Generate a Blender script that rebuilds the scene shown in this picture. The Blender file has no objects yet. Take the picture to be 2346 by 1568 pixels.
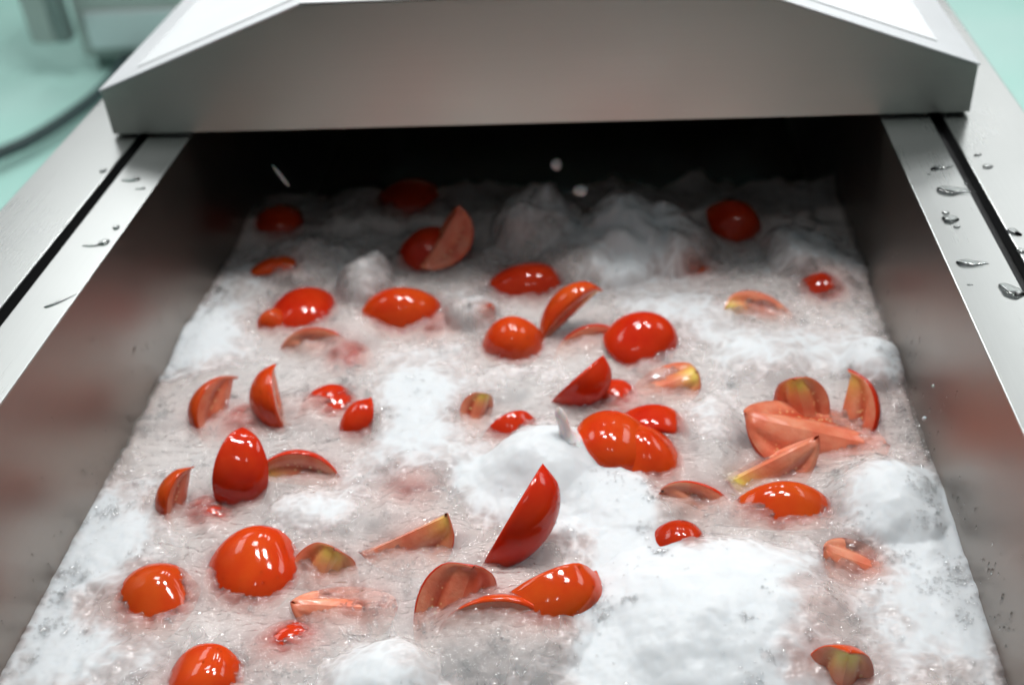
import bpy, bmesh, math, random
import numpy as np
from mathutils import Vector, Matrix

random.seed(7)
SC = bpy.context.scene
COL = SC.collection

# ------------------------------------------------------------------ camera
PW, PH, FPX = 2346.0, 1568.0, 2550.77        # the photograph's frame and focal length in its pixels
YAW, PITCH, ROLL = -0.12200, 0.62004, -0.07781
CAM = Vector((0.11029, -1.18389, 0.54522))
FW = Vector((math.sin(YAW) * math.cos(PITCH), math.cos(YAW) * math.cos(PITCH), -math.sin(PITCH)))
R0 = FW.cross(Vector((0, 0, 1))).normalized()
U0 = R0.cross(FW)
RT = R0 * math.cos(ROLL) + U0 * math.sin(ROLL)
UP = -R0 * math.sin(ROLL) + U0 * math.cos(ROLL)
cam_d = bpy.data.cameras.new('camera')
cam_d.sensor_fit = 'HORIZONTAL'
cam_d.sensor_width = 36.0
cam_d.lens = FPX / PW * 36.0
cam_d.clip_start = 0.02
cam_d.clip_end = 60.0
cam_d.dof.use_dof = True
cam_d.dof.focus_distance = 0.93
cam_d.dof.aperture_fstop = 3.2
cam = bpy.data.objects.new('camera', cam_d)
M = Matrix((( RT.x, UP.x, -FW.x, CAM.x), (RT.y, UP.y, -FW.y, CAM.y), (RT.z, UP.z, -FW.z, CAM.z), (0, 0, 0, 1)))
cam.matrix_world = M
COL.objects.link(cam)
SC.camera = cam


def at(x, y, z):
    """world point at height z that stands where the photograph has pixel (x, y)"""
    d = FW * FPX + RT * (x - PW / 2) - UP * (y - PH / 2)
    return CAM + d * ((z - CAM.z) / d.z)


def cdir(v):
    """(right, up, toward the viewer) -> world direction"""
    return (RT * v[0] + UP * v[1] - FW * v[2]).normalized()


# ------------------------------------------------------------------ world and ceiling lamps
wd = bpy.data.worlds.new('World')
SC.world = wd
wd.use_nodes = True
bg = wd.node_tree.nodes['Background']
bg.inputs[0].default_value = (0.86, 0.94, 0.95, 1)
bg.inputs[1].default_value = 0.085
# rows of ceiling lamps: broad panels overhead and beyond the tank, slim tubes behind the viewer
for lx, ly, wx_, wy_, pw in ((-2.4, 1.2, 1.1, 1.8, 20), (-2.4, 3.6, 1.1, 1.8, 17), (-2.4, 6.0, 1.1, 1.8, 17),
                             (-0.30, 0.30, 0.25, 0.25, 16), (0.35, 0.62, 0.25, 0.25, 16), (-0.60, 0.95, 0.5, 0.5, 14), (0.70, 0.20, 0.35, 0.35, 14),
                             (-0.5, 3.0, 0.12, 1.2, 11), (0.05, 3.4, 0.12, 1.2, 11), (0.6, 3.0, 0.12, 1.2, 11), (0.05, 6.0, 0.5, 1.8, 24),
                             (2.4, 1.2, 1.1, 1.8, 20), (2.4, 3.6, 1.1, 1.8, 13), (2.4, 6.0, 1.1, 1.8, 13),
                             (-0.35, -1.7, 0.10, 0.25, 1.5), (0.35, -1.7, 0.10, 0.25, 1.5)):
    ld = bpy.data.lights.new('ceiling_lamp', 'AREA')
    ld.shape = 'RECTANGLE'
    ld.size = wx_
    ld.size_y = wy_
    ld.energy = pw
    ld.color = (1.0, 0.995, 0.985)
    lo = bpy.data.objects.new('ceiling_lamp', ld)
    lo.location = (lx, ly, 2.5)
    COL.objects.link(lo)
SC.view_settings.view_transform = 'Standard'
SC.view_settings.look = 'None'
SC.view_settings.gamma = 1.0
SC.view_settings.exposure = 0.58
SC.view_settings.use_curve_mapping = False
SC.render.engine = 'CYCLES'
SC.cycles.use_denoising = True
SC.cycles.use_adaptive_sampling = True
SC.cycles.adaptive_threshold = 0.03
SC.cycles.adaptive_min_samples = 24
SC.cycles.max_bounces = 16
SC.cycles.volume_bounces = 14
SC.cycles.transparent_max_bounces = 64
SC.cycles.sample_clamp_indirect = 6.0
SC.cycles.caustics_reflective = False

# ------------------------------------------------------------------ helpers


def new_mat(name):
    m = bpy.data.materials.new(name)
    m.use_nodes = True
    nt = m.node_tree
    return m, nt, nt.nodes['Principled BSDF']


def N(nt, t, **kw):
    n = nt.nodes.new(t)
    for k, v in kw.items():
        setattr(n, k, v)
    return n


def ramp(nt, fac, stops):
    r = N(nt, 'ShaderNodeValToRGB')
    el = r.color_ramp.elements
    while len(el) < len(stops):
        el.new(0.5)
    for e, (p, c) in zip(el, stops):
        e.position = p
        e.color = c if len(c) == 4 else (*c, 1)
    nt.links.new(fac, r.inputs[0])
    return r.outputs[0]


def noise(nt, vec, scale, detail=3.0, rough=0.55):
    n = N(nt, 'ShaderNodeTexNoise')
    n.inputs['Scale'].default_value = scale
    n.inputs['Detail'].default_value = detail
    n.inputs['Roughness'].default_value = rough
    if vec is not None:
        nt.links.new(vec, n.inputs['Vector'])
    return n.outputs[0]


def mapped(nt, kind='Object', scale=(1, 1, 1)):
    tc = N(nt, 'ShaderNodeTexCoord')
    mp = N(nt, 'ShaderNodeMapping')
    mp.inputs['Scale'].default_value = scale
    nt.links.new(tc.outputs[kind], mp.inputs['Vector'])
    return mp.outputs[0]


def bump(nt, height, strength, dist, bsdf):
    b = N(nt, 'ShaderNodeBump')
    b.inputs['Strength'].default_value = strength
    b.inputs['Distance'].default_value = dist
    nt.links.new(height, b.inputs['Height'])
    nt.links.new(b.outputs[0], bsdf.inputs['Normal'])


def link(o, parent=None):
    COL.objects.link(o)
    if parent is not None:
        o.parent = parent
    return o


def tag(o, label=None, cat=None, group=None, kind=None):
    if label:
        o['label'] = label
    if cat:
        o['category'] = cat
    if group:
        o['group'] = group
    if kind:
        o['kind'] = kind
    return o


def empty(name, loc=(0, 0, 0)):
    o = bpy.data.objects.new(name, None)
    o.location = loc
    return link(o)


def mesh_obj(name, verts, faces, mat, parent=None, smooth=False):
    me = bpy.data.meshes.new(name)
    me.from_pydata([tuple(v) for v in verts], [], faces)
    me.materials.append(mat)
    if smooth:
        me.polygons.foreach_set('use_smooth', [True] * len(me.polygons))
    me.update()
    return link(bpy.data.objects.new(name, me), parent)


def bm_obj(name, bm, mat, parent=None, smooth=False):
    me = bpy.data.meshes.new(name)
    bmesh.ops.recalc_face_normals(bm, faces=bm.faces)
    bm.to_mesh(me)
    bm.free()
    me.materials.append(mat)
    if smooth:
        me.polygons.foreach_set('use_smooth', [True] * len(me.polygons))
    return link(bpy.data.objects.new(name, me), parent)


def box(name, x0, x1, y0, y1, z0, z1, mat, parent=None, bevel=0.0):
    bm = bmesh.new()
    bmesh.ops.create_cube(bm, size=1.0)
    for v in bm.verts:
        v.co = Vector(((x0 + x1) / 2 + v.co.x * (x1 - x0), (y0 + y1) / 2 + v.co.y * (y1 - y0), (z0 + z1) / 2 + v.co.z * (z1 - z0)))
    if bevel:
        bmesh.ops.bevel(bm, geom=bm.edges[:], offset=bevel, segments=2, affect='EDGES', profile=0.5)
    return bm_obj(name, bm, mat, parent)


def plate(name, outline, off, mat, parent=None, bevel=0.0):
    """a sheet: 3D outline extruded by the vector off"""
    bm = bmesh.new()
    a = [bm.verts.new(p) for p in outline]
    f = bm.faces.new(a)
    r = bmesh.ops.extrude_face_region(bm, geom=[f])
    for v in [g for g in r['geom'] if isinstance(g, bmesh.types.BMVert)]:
        v.co += Vector(off)
    if bevel:
        bmesh.ops.bevel(bm, geom=bm.edges[:], offset=bevel, segments=2, affect='EDGES', profile=0.5)
    return bm_obj(name, bm, mat, parent)


# 2D gradient noise in numpy
def _hash(ix, iy, seed):
    h = (ix.astype(np.int64) * 374761393 + iy.astype(np.int64) * 668265263 + seed * 974711) & 0x7fffffff
    h = ((h ^ (h >> 13)) * 1274126177) & 0x7fffffff
    return ((h ^ (h >> 16)) & 0xffff) / 65535.0 * 2 * np.pi


def perlin(x, y, seed=0):
    ix, iy = np.floor(x), np.floor(y)
    fx, fy = x - ix, y - iy
    u, v = fx * fx * fx * (fx * (fx * 6 - 15) + 10), fy * fy * fy * (fy * (fy * 6 - 15) + 10)

    def g(dx, dy):
        a = _hash(ix + dx, iy + dy, seed)
        return np.cos(a) * (fx - dx) + np.sin(a) * (fy - dy)
    return 1.4 * ((g(0, 0) * (1 - u) + g(1, 0) * u) * (1 - v) + (g(0, 1) * (1 - u) + g(1, 1) * u) * v)


def fbm(x, y, scale, octv=3, seed=0, gain=0.5):
    s, a, t = 0, 1.0, 0.0
    for o in range(octv):
        s = s + a * perlin(x / scale * 2 ** o, y / scale * 2 ** o, seed + 17 * o)
        t += a
        a *= gain
    return s / t


def sstep(a, b, x):
    t = np.clip((x - a) / (b - a), 0, 1)
    return t * t * (3 - 2 * t)


# ------------------------------------------------------------------ materials


def steel(name, scale, base=(0.60, 0.61, 0.60), rough=0.27, smear=0.0):
    m, nt, b = new_mat(name)
    b.inputs['Metallic'].default_value = 1.0
    v = mapped(nt, 'Object', scale)
    n1 = noise(nt, v, 1.0, 4.0, 0.7)
    big = noise(nt, mapped(nt, 'Object', (1, 1, 1)), 5.0, 3.0)
    mr = N(nt, 'ShaderNodeMapRange')
    mr.inputs['To Min'].default_value = rough - 0.02
    mr.inputs['To Max'].default_value = rough + 0.03
    nt.links.new(n1, mr.inputs['Value'])
    add = N(nt, 'ShaderNodeMath', operation='MULTIPLY_ADD')
    nt.links.new(big, add.inputs[0])
    add.inputs[1].default_value = 0.12 + smear
    nt.links.new(mr.outputs[0], add.inputs[2])
    sub = N(nt, 'ShaderNodeMath', operation='SUBTRACT')
    nt.links.new(add.outputs[0], sub.inputs[0])
    sub.inputs[1].default_value = 0.06 + smear / 2
    nt.links.new(sub.outputs[0], b.inputs['Roughness'])
    lo = tuple(c * 0.965 for c in base)
    nt.links.new(ramp(nt, n1, [(0.3, lo), (0.7, base)]), b.inputs['Base Color'])
    bump(nt, n1, 0.02, 0.0004, b)
    return m


STEEL_RAIL = steel('rail_steel', (420, 4, 420), (0.50, 0.525, 0.52), 0.28)
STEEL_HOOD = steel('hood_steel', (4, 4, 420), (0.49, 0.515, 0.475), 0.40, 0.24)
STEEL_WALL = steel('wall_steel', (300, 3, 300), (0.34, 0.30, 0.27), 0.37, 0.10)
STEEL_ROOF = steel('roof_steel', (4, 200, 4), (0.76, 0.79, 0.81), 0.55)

m, nt, b = new_mat('roof_glare')
b.inputs['Base Color'].default_value = (0.80, 0.83, 0.85, 1)
b.inputs['Roughness'].default_value = 0.25
nt.links.new(ramp(nt, noise(nt, mapped(nt), 9.0), [(0.3, (0.77, 0.81, 0.83)), (0.7, (0.83, 0.86, 0.88))]), b.inputs['Base Color'])
ROOF_GLARE = m  # white colour stands for ceiling light reflected in the roof

m, nt, b = new_mat('black_rubber')
b.inputs['Base Color'].default_value = (0.008, 0.009, 0.01, 1)
b.inputs['Roughness'].default_value = 0.55
bump(nt, noise(nt, mapped(nt), 300.0), 0.2, 0.0005, b)
RUBBER = m

m, nt, b = new_mat('green_epoxy')
v = mapped(nt)
nt.links.new(ramp(nt, noise(nt, v, 1.1, 5.0), [(0.25, (0.34, 0.62, 0.55)), (0.5, (0.41, 0.68, 0.62)), (0.75, (0.50, 0.71, 0.67))]), b.inputs['Base Color'])
nt.links.new(ramp(nt, noise(nt, v, 3.0, 4.0), [(0.3, (0.12, 0.12, 0.12)), (0.7, (0.3, 0.3, 0.3))]), b.inputs['Roughness'])
FLOOR = m

m, nt, b = new_mat('cabinet_paint')
nt.links.new(ramp(nt, noise(nt, mapped(nt), 4.0), [(0.3, (0.27, 0.33, 0.31)), (0.7, (0.32, 0.38, 0.36))]), b.inputs['Base Color'])
b.inputs['Roughness'].default_value = 0.4
CABINET = m
m, nt, b = new_mat('cabinet_dark_paint')
nt.links.new(ramp(nt, noise(nt, mapped(nt), 6.0), [(0.3, (0.13, 0.18, 0.17)), (0.7, (0.16, 0.21, 0.20))]), b.inputs['Base Color'])
b.inputs['Roughness'].default_value = 0.5
CABINET_DARK = m
m, nt, b = new_mat('hose_rubber')
nt.links.new(ramp(nt, noise(nt, mapped(nt), 30.0), [(0.3, (0.012, 0.03, 0.032)), (0.7, (0.02, 0.04, 0.042))]), b.inputs['Base Color'])
b.inputs['Roughness'].default_value = 0.6
HOSE = m

# foam and watery froth: one surface, its foaminess stored per point
m, nt, b = new_mat('foam')
v = mapped(nt)
fa = N(nt, 'ShaderNodeAttribute', attribute_name='foam')
pk = N(nt, 'ShaderNodeAttribute', attribute_name='pink')
mixw = N(nt, 'ShaderNodeMix', data_type='RGBA')
mixw.inputs[6].default_value = (0.84, 0.77, 0.75, 1)
mixw.inputs[7].default_value = (0.84, 0.56, 0.51, 1)
nt.links.new(pk.outputs['Fac'], mixw.inputs[0])
mixc = N(nt, 'ShaderNodeMix', data_type='RGBA')
nt.links.new(fa.outputs['Fac'], mixc.inputs[0])
nt.links.new(mixw.outputs[2], mixc.inputs[6])
mixc.inputs[7].default_value = (0.755, 0.79, 0.815, 1)
nt.links.new(mixc.outputs[2], b.inputs['Base Color'])
al = N(nt, 'ShaderNodeMapRange')
al.inputs['From Min'].default_value = 0.12
al.inputs['From Max'].default_value = 1.05
al.inputs['To Min'].default_value = 0.16
al.inputs['To Max'].default_value = 0.92
nt.links.new(fa.outputs['Fac'], al.inputs['Value'])
nt.links.new(al.outputs[0], b.inputs['Alpha'])
rg = N(nt, 'ShaderNodeMapRange')
rg.inputs['From Min'].default_value = 0.2
rg.inputs['From Max'].default_value = 0.9
rg.inputs['To Min'].default_value = 0.06
rg.inputs['To Max'].default_value = 0.34
nt.links.new(fa.outputs['Fac'], rg.inputs['Value'])
nt.links.new(rg.outputs[0], b.inputs['Roughness'])
b.inputs['IOR'].default_value = 1.36
b.inputs['Subsurface Weight'].default_value = 0.6
b.inputs['Subsurface Radius'].default_value = (1.0, 0.9, 0.85)
b.inputs['Subsurface Scale'].default_value = 0.02
n1 = noise(nt, mapped(nt, 'Object', (70, 185, 70)), 1.0, 1.5, 0.5)
n2 = noise(nt, v, 75.0, 2.0)
ad = N(nt, 'ShaderNodeMath', operation='ADD')
nt.links.new(n1, ad.inputs[0])
nt.links.new(n2, ad.inputs[1])
bump(nt, ad.outputs[0], 0.28, 0.0065, b)
bn = [n_ for n_ in nt.nodes if n_.type == 'BUMP'][0]
bs = N(nt, 'ShaderNodeMapRange')
bs.inputs['From Min'].default_value = 0.1
bs.inputs['From Max'].default_value = 0.85
bs.inputs['To Min'].default_value = 0.8
bs.inputs['To Max'].default_value = 0.06
nt.links.new(fa.outputs['Fac'], bs.inputs['Value'])
nt.links.new(bs.outputs[0], bn.inputs['Strength'])
al_ = al.outputs[0]
nt.links.remove(b.inputs['Alpha'].links[0])
b.inputs['Specular IOR Level'].default_value = 0.0
b.inputs['Roughness'].default_value = 0.7
out = nt.nodes['Material Output']
tr = N(nt, 'ShaderNodeBsdfTransparent')
m1 = N(nt, 'ShaderNodeMixShader')
nt.links.new(al_, m1.inputs[0])
nt.links.new(tr.outputs[0], m1.inputs[1])
nt.links.new(b.outputs[0], m1.inputs[2])
gl = N(nt, 'ShaderNodeBsdfGlossy')
nt.links.new(rg.outputs[0], gl.inputs['Roughness'])
nt.links.new(bn.outputs[0], gl.inputs['Normal'])
fr = N(nt, 'ShaderNodeFresnel')
fr.inputs['IOR'].default_value = 1.5
nt.links.new(bn.outputs[0], fr.inputs['Normal'])
fd = N(nt, 'ShaderNodeMapRange')                       # dry foam reflects less than the wet froth
fd.inputs['To Min'].default_value = 1.0
fd.inputs['To Max'].default_value = 0.35
nt.links.new(fa.outputs['Fac'], fd.inputs['Value'])
fm = N(nt, 'ShaderNodeMath', operation='MULTIPLY')
nt.links.new(fr.outputs[0], fm.inputs[0])
nt.links.new(fd.outputs[0], fm.inputs[1])
m2 = N(nt, 'ShaderNodeMixShader')
nt.links.new(fm.outputs[0], m2.inputs[0])
nt.links.new(m1.outputs[0], m2.inputs[1])
nt.links.new(gl.outputs[0], m2.inputs[2])
nt.links.new(m2.outputs[0], out.inputs['Surface'])
for l_ in list(b.inputs['Normal'].links):
    nt.links.remove(l_)
FOAM = m

m, nt, b = new_mat('shade_water')
nt.links.new(ramp(nt, noise(nt, mapped(nt), 14.0, 5.0), [(0.3, (0.030, 0.022, 0.020)), (0.7, (0.045, 0.036, 0.034))]), b.inputs['Base Color'])
b.inputs['Roughness'].default_value = 0.2
SHADE_WATER = m  # near-black water put in to darken the recess under the hood

# bubbles: thin films, mostly clear with reflecting rims
m, nt, b = new_mat('bubble_film')
nt.nodes.remove(b)
out = nt.nodes['Material Output']
tr = N(nt, 'ShaderNodeBsdfTransparent')
tr.inputs[0].default_value = (0.99, 0.99, 0.99, 1)
gl = N(nt, 'ShaderNodeBsdfGlossy')
gl.inputs['Roughness'].default_value = 0.03
gl.inputs[0].default_value = (0.9, 0.92, 0.93, 1)
lw = N(nt, 'ShaderNodeLayerWeight')
lw.inputs['Blend'].default_value = 0.5
mx = N(nt, 'ShaderNodeMixShader')
pw_ = N(nt, 'ShaderNodeMath', operation='POWER')
pw_.inputs[1].default_value = 3.0
nt.links.new(lw.outputs['Facing'], pw_.inputs[0])
ma = N(nt, 'ShaderNodeMath', operation='MULTIPLY_ADD')
ma.inputs[1].default_value = 0.42
ma.inputs[2].default_value = 0.12
nt.links.new(pw_.outputs[0], ma.inputs[0])
nt.links.new(ma.outputs[0], mx.inputs[0])
nt.links.new(tr.outputs[0], mx.inputs[1])
nt.links.new(gl.outputs[0], mx.inputs[2])
nt.links.new(mx.outputs[0], out.inputs['Surface'])
BUBBLE = m

# beads of water lying on metal: clear with a reflecting surface
m, nt, b = new_mat('water_film')
nt.nodes.remove(b)
out = nt.nodes['Material Output']
tr = N(nt, 'ShaderNodeBsdfTransparent')
tr.inputs[0].default_value = (0.97, 0.98, 0.98, 1)
gl = N(nt, 'ShaderNodeBsdfGlossy')
gl.inputs['Roughness'].default_value = 0.03
fr = N(nt, 'ShaderNodeFresnel')
fr.inputs['IOR'].default_value = 1.36
mx = N(nt, 'ShaderNodeMixShader')
nt.links.new(fr.outputs[0], mx.inputs[0])
nt.links.new(tr.outputs[0], mx.inputs[1])
nt.links.new(gl.outputs[0], mx.inputs[2])
nt.links.new(mx.outputs[0], out.inputs['Surface'])
FILM = m

m, nt, b = new_mat('clear_water')
b.inputs['Base Color'].default_value = (0.96, 0.98, 0.98, 1)
b.inputs['Roughness'].default_value = 0.02
b.inputs['IOR'].default_value = 1.33
b.inputs['Transmission Weight'].default_value = 1.0
bump(nt, noise(nt, mapped(nt), 90.0), 0.05, 0.001, b)
WATER = m


def skin_mat(name, c0, c1):
    m, nt, b = new_mat(name)
    v = mapped(nt)
    nt.links.new(ramp(nt, noise(nt, v, 28.0, 3.0), [(0.30, c0), (0.72, c1)]), b.inputs['Base Color'])
    b.inputs['Roughness'].default_value = 0.07
    b.inputs['IOR'].default_value = 1.42
    b.inputs['Subsurface Weight'].default_value = 0.15
    b.inputs['Subsurface Radius'].default_value = (1.0, 0.25, 0.08)
    b.inputs['Subsurface Scale'].default_value = 0.006
    bump(nt, noise(nt, v, 60.0, 3.0), 0.10, 0.002, b)
    return m


SKINS = [skin_mat('tomato_skin_red', (0.52, 0.018, 0.005), (0.60, 0.038, 0.006)),
         skin_mat('tomato_skin_scarlet', (0.58, 0.034, 0.005), (0.64, 0.070, 0.008)),
         skin_mat('tomato_skin_orange', (0.56, 0.042, 0.006), (0.60, 0.080, 0.009)),
         skin_mat('tomato_skin_dark_shaded', (0.40, 0.020, 0.005), (0.50, 0.035, 0.006))]  # darker skin, mainly to deepen the shade on pieces under the hood

m, nt, b = new_mat('tomato_flesh')
v = mapped(nt)
red = ramp(nt, noise(nt, v, 45.0, 3.0), [(0.25, (0.66, 0.12, 0.06)), (0.5, (0.74, 0.21, 0.115)), (0.75, (0.80, 0.33, 0.20))])
yel = ramp(nt, noise(nt, v, 70.0, 2.0), [(0.3, (0.86, 0.68, 0.13)), (0.7, (0.88, 0.56, 0.15))])
ca = N(nt, 'ShaderNodeAttribute', attribute_name='core')
mc = N(nt, 'ShaderNodeMix', data_type='RGBA')
nt.links.new(ca.outputs['Fac'], mc.inputs[0])
nt.links.new(red, mc.inputs[6])
nt.links.new(yel, mc.inputs[7])
pa = N(nt, 'ShaderNodeAttribute', attribute_name='pocket')
vo = N(nt, 'ShaderNodeTexVoronoi')
vo.inputs['Scale'].default_value = 210.0
nt.links.new(v, vo.inputs['Vector'])
gel = ramp(nt, vo.outputs['Distance'], [(0.22, (0.80, 0.56, 0.26)), (0.34, (0.52, 0.07, 0.02)), (0.8, (0.46, 0.05, 0.02))])
mp_ = N(nt, 'ShaderNodeMix', data_type='RGBA')
nt.links.new(pa.outputs['Fac'], mp_.inputs[0])
nt.links.new(mc.outputs[2], mp_.inputs[6])
nt.links.new(gel, mp_.inputs[7])
nt.links.new(mp_.outputs[2], b.inputs['Base Color'])
b.inputs['Roughness'].default_value = 0.25
b.inputs['Coat Weight'].default_value = 0.7
b.inputs['Coat Roughness'].default_value = 0.04
b.inputs['Subsurface Weight'].default_value = 0.35
b.inputs['Subsurface Radius'].default_value = (1.0, 0.35, 0.2)
b.inputs['Subsurface Scale'].default_value = 0.007
bump(nt, noise(nt, v, 150.0, 3.0), 0.3, 0.0022, b)
FLESH = m

# ------------------------------------------------------------------ floor and things behind
fl = mesh_obj('floor', [(-9, -4, -0.85), (9, -4, -0.85), (9, 14, -0.85), (-9, 14, -0.85)], [(0, 1, 2, 3)], FLOOR)
tag(fl, kind='structure')

# grey cabinet, blurred, at the upper left
p0 = at(222, 164, -0.85)
cab = empty('equipment_cabinet', (p0.x, p0.y, -0.85))
tag(cab, 'blurred grey cabinet standing on the green floor at upper left', 'cabinet')


def cbox(name, x0, x1, y0, y1, z0, z1, mat, bev=0.006):
    return box(name, x0, x1, y0, y1, z0, z1, mat, cab, bev)


cbox('plinth', 0.0, 0.70, 0.02, 0.55, 0.0, 0.06, CABINET_DARK)
cbox('body', -0.015, 0.75, -0.02, 0.60, 0.06, 0.95, CABINET)
cbox('lower_panel', 0.02, 0.72, -0.032, -0.0215, 0.09, 0.22, STEEL_ROOF)
cbox('door', -0.145, -0.062, -0.10, -0.06, 0.14, 0.98, CABINET)
cbox('door_edge', -0.061, -0.016, -0.10, -0.034, 0.14, 0.98, CABINET_DARK)

# hose on the floor
hp = [at(x, y, -0.80) for x, y in ((-120, 392), (-40, 368), (0, 352), (60, 326), (120, 292), (175, 255), (215, 225), (260, 180), (300, 120))]


def tube(name, pts, r, mat, seg=14, sub=8):
    P = []
    for i in range(len(pts) - 1):                     # Catmull-Rom through the points
        q = [pts[max(0, i - 1)], pts[i], pts[i + 1], pts[min(len(pts) - 1, i + 2)]]
        for k in range(sub):
            t = k / sub
            P.append(0.5 * ((2 * q[1]) + (q[2] - q[0]) * t + (2 * q[0] - 5 * q[1] + 4 * q[2] - q[3]) * t * t + (3 * q[1] - q[0] - 3 * q[2] + q[3]) * t ** 3))
    P.append(pts[-1])
    vs, fs = [], []
    for i, p in enumerate(P):
        d = (P[min(i + 1, len(P) - 1)] - P[max(i - 1, 0)]).normalized()
        a_ = d.cross(Vector((0, 0, 1))).normalized()
        b_ = a_.cross(d)
        for k in range(seg):
            an = 2 * math.pi * k / seg
            vs.append(p + a_ * (r * math.cos(an)) + b_ * (r * math.sin(an)))
    for i in range(len(P) - 1):
        for k in range(seg):
            k2 = (k + 1) % seg
            fs.append((i * seg + k, i * seg + k2, (i + 1) * seg + k2, (i + 1) * seg + k))
    return mesh_obj(name, vs, fs, mat, None, True)


tag(tube('rubber_hose', hp, 0.020, HOSE), 'thick black rubber hose curving across the green floor beside the tank', 'hose')

# ------------------------------------------------------------------ washing tank
A, W1, W2, W3 = 0.400, 0.4514, 0.4656, 0.5548
YN, YF = -1.0, 1.15
tank = empty('washing_tank', (0, 0, -0.62))
tag(tank, 'long open stainless steel washing tank filled with foam and tomatoes', 'washing tank')


def tp(o):
    o.matrix_parent_inverse = Matrix.Translation((0, 0, 0.62))
    return o


for s in (-1, 1):
    def sx(a, c):
        return (a, c) if s > 0 else (-c, -a)
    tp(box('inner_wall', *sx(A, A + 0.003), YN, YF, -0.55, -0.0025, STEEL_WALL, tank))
    tp(box('rim', *sx(A - 0.0015, W1), YN, YF, -0.0024, 0.0, STEEL_RAIL, tank, 0.0009))
    tp(box('channel', *sx(W1 - 0.002, W2 + 0.002), YN, YF, -0.022, -0.016, RUBBER, tank))
    tp(box('channel_wall', *sx(W1 - 0.004, W1 - 0.001), YN, YF, -0.0155, -0.003, RUBBER, tank))
    tp(box('channel_wall', *sx(W2 + 0.001, W2 + 0.004), YN, YF, -0.0155, -0.003, RUBBER, tank))
    tp(box('outer_rail', *sx(W2, W3), YN, YF, -0.0025, 0.0, STEEL_RAIL, tank, 0.0010))
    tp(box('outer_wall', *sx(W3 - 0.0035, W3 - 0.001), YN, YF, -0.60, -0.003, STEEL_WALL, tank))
tp(box('end_wall', -A - 0.003, A + 0.003, YF + 0.001, YF + 0.004, -0.55, -0.003, RUBBER, tank))  # black rubber added here to keep the recess under the hood dark
tp(box('end_wall', -A - 0.003, A + 0.003, YN - 0.004, YN - 0.001, -0.55, -0.003, STEEL_WALL, tank))
tp(box('bottom', -A - 0.003, A + 0.003, YN, YF, -0.556, -0.551, STEEL_WALL, tank))

# ------------------------------------------------------------------ hood
HW, HZ, HE, PX, PZ, HY = 0.4943, 0.0035, 0.0572, 0.2388, 0.1506, 1.20
hood = empty('tank_hood', (0, 0, HZ))
tag(hood, 'stainless steel gabled hood covering the far end of the tank', 'hood')


def hp_(o):
    o.matrix_parent_inverse = Matrix.Translation((0, 0, -HZ))
    return o


T = 0.0022
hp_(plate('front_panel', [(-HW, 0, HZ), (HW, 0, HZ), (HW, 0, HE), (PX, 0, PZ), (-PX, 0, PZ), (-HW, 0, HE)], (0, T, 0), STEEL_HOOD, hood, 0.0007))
hp_(plate('back_panel', [(-HW, HY, HZ), (HW, HY, HZ), (HW, HY, HE), (PX, HY, PZ), (-PX, HY, PZ), (-HW, HY, HE)], (0, T, 0), STEEL_HOOD, hood))
L_ = math.hypot(HW - PX, PZ - HE)
for s in (-1, 1):
    n = Vector((s * (PZ - HE) / L_, 0, (HW - PX) / L_))
    e, r = Vector((s * (HW + 0.001), 0, HE)), Vector((s * PX, 0, PZ))
    hp_(plate('side_panel', [(s * HW, T + 0.0003, HZ), (s * HW, HY, HZ), (s * HW, HY, HE - 0.001), (s * HW, T + 0.0003, HE - 0.001)], (-s * T, 0, 0), STEEL_HOOD, hood))
    y0, y1 = -0.0015, HY + 0.004
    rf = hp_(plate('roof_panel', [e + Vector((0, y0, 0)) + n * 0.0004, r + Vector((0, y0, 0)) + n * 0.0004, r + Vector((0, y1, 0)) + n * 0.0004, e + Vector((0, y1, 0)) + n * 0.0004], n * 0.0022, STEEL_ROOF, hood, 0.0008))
    # insert sheet in the roof panel, whitened as if reflecting the ceiling lamps
    d = (r - e).normalized()
    a0, a1 = e + d * 0.044 + n * 0.0030, r - d * 0.016 + n * 0.0030
    ins = plate('glare_sheet', [a0 + Vector((0, 0.028, 0)), a1 + Vector((0, 0.028, 0)), a1 + Vector((0, HY - 0.04, 0)), a0 + Vector((0, HY - 0.04, 0))], n * 0.0006, ROOF_GLARE, rf, 0.0002)
hp_(plate('top_panel', [(-PX - 0.001, -0.0015, PZ + 0.0012), (PX + 0.001, -0.0015, PZ + 0.0012), (PX + 0.001, HY, PZ + 0.0012), (-PX - 0.001, HY, PZ + 0.0012)], (0, 0, 0.0022), ROOF_GLARE, hood, 0.0006))

# ------------------------------------------------------------------ tomato pieces
WZ = -0.184          # mean level of the froth
BEADS = []           # drops clinging to the skins
PIECES = []          # (x, y, radius) for the froth to react to


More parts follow.
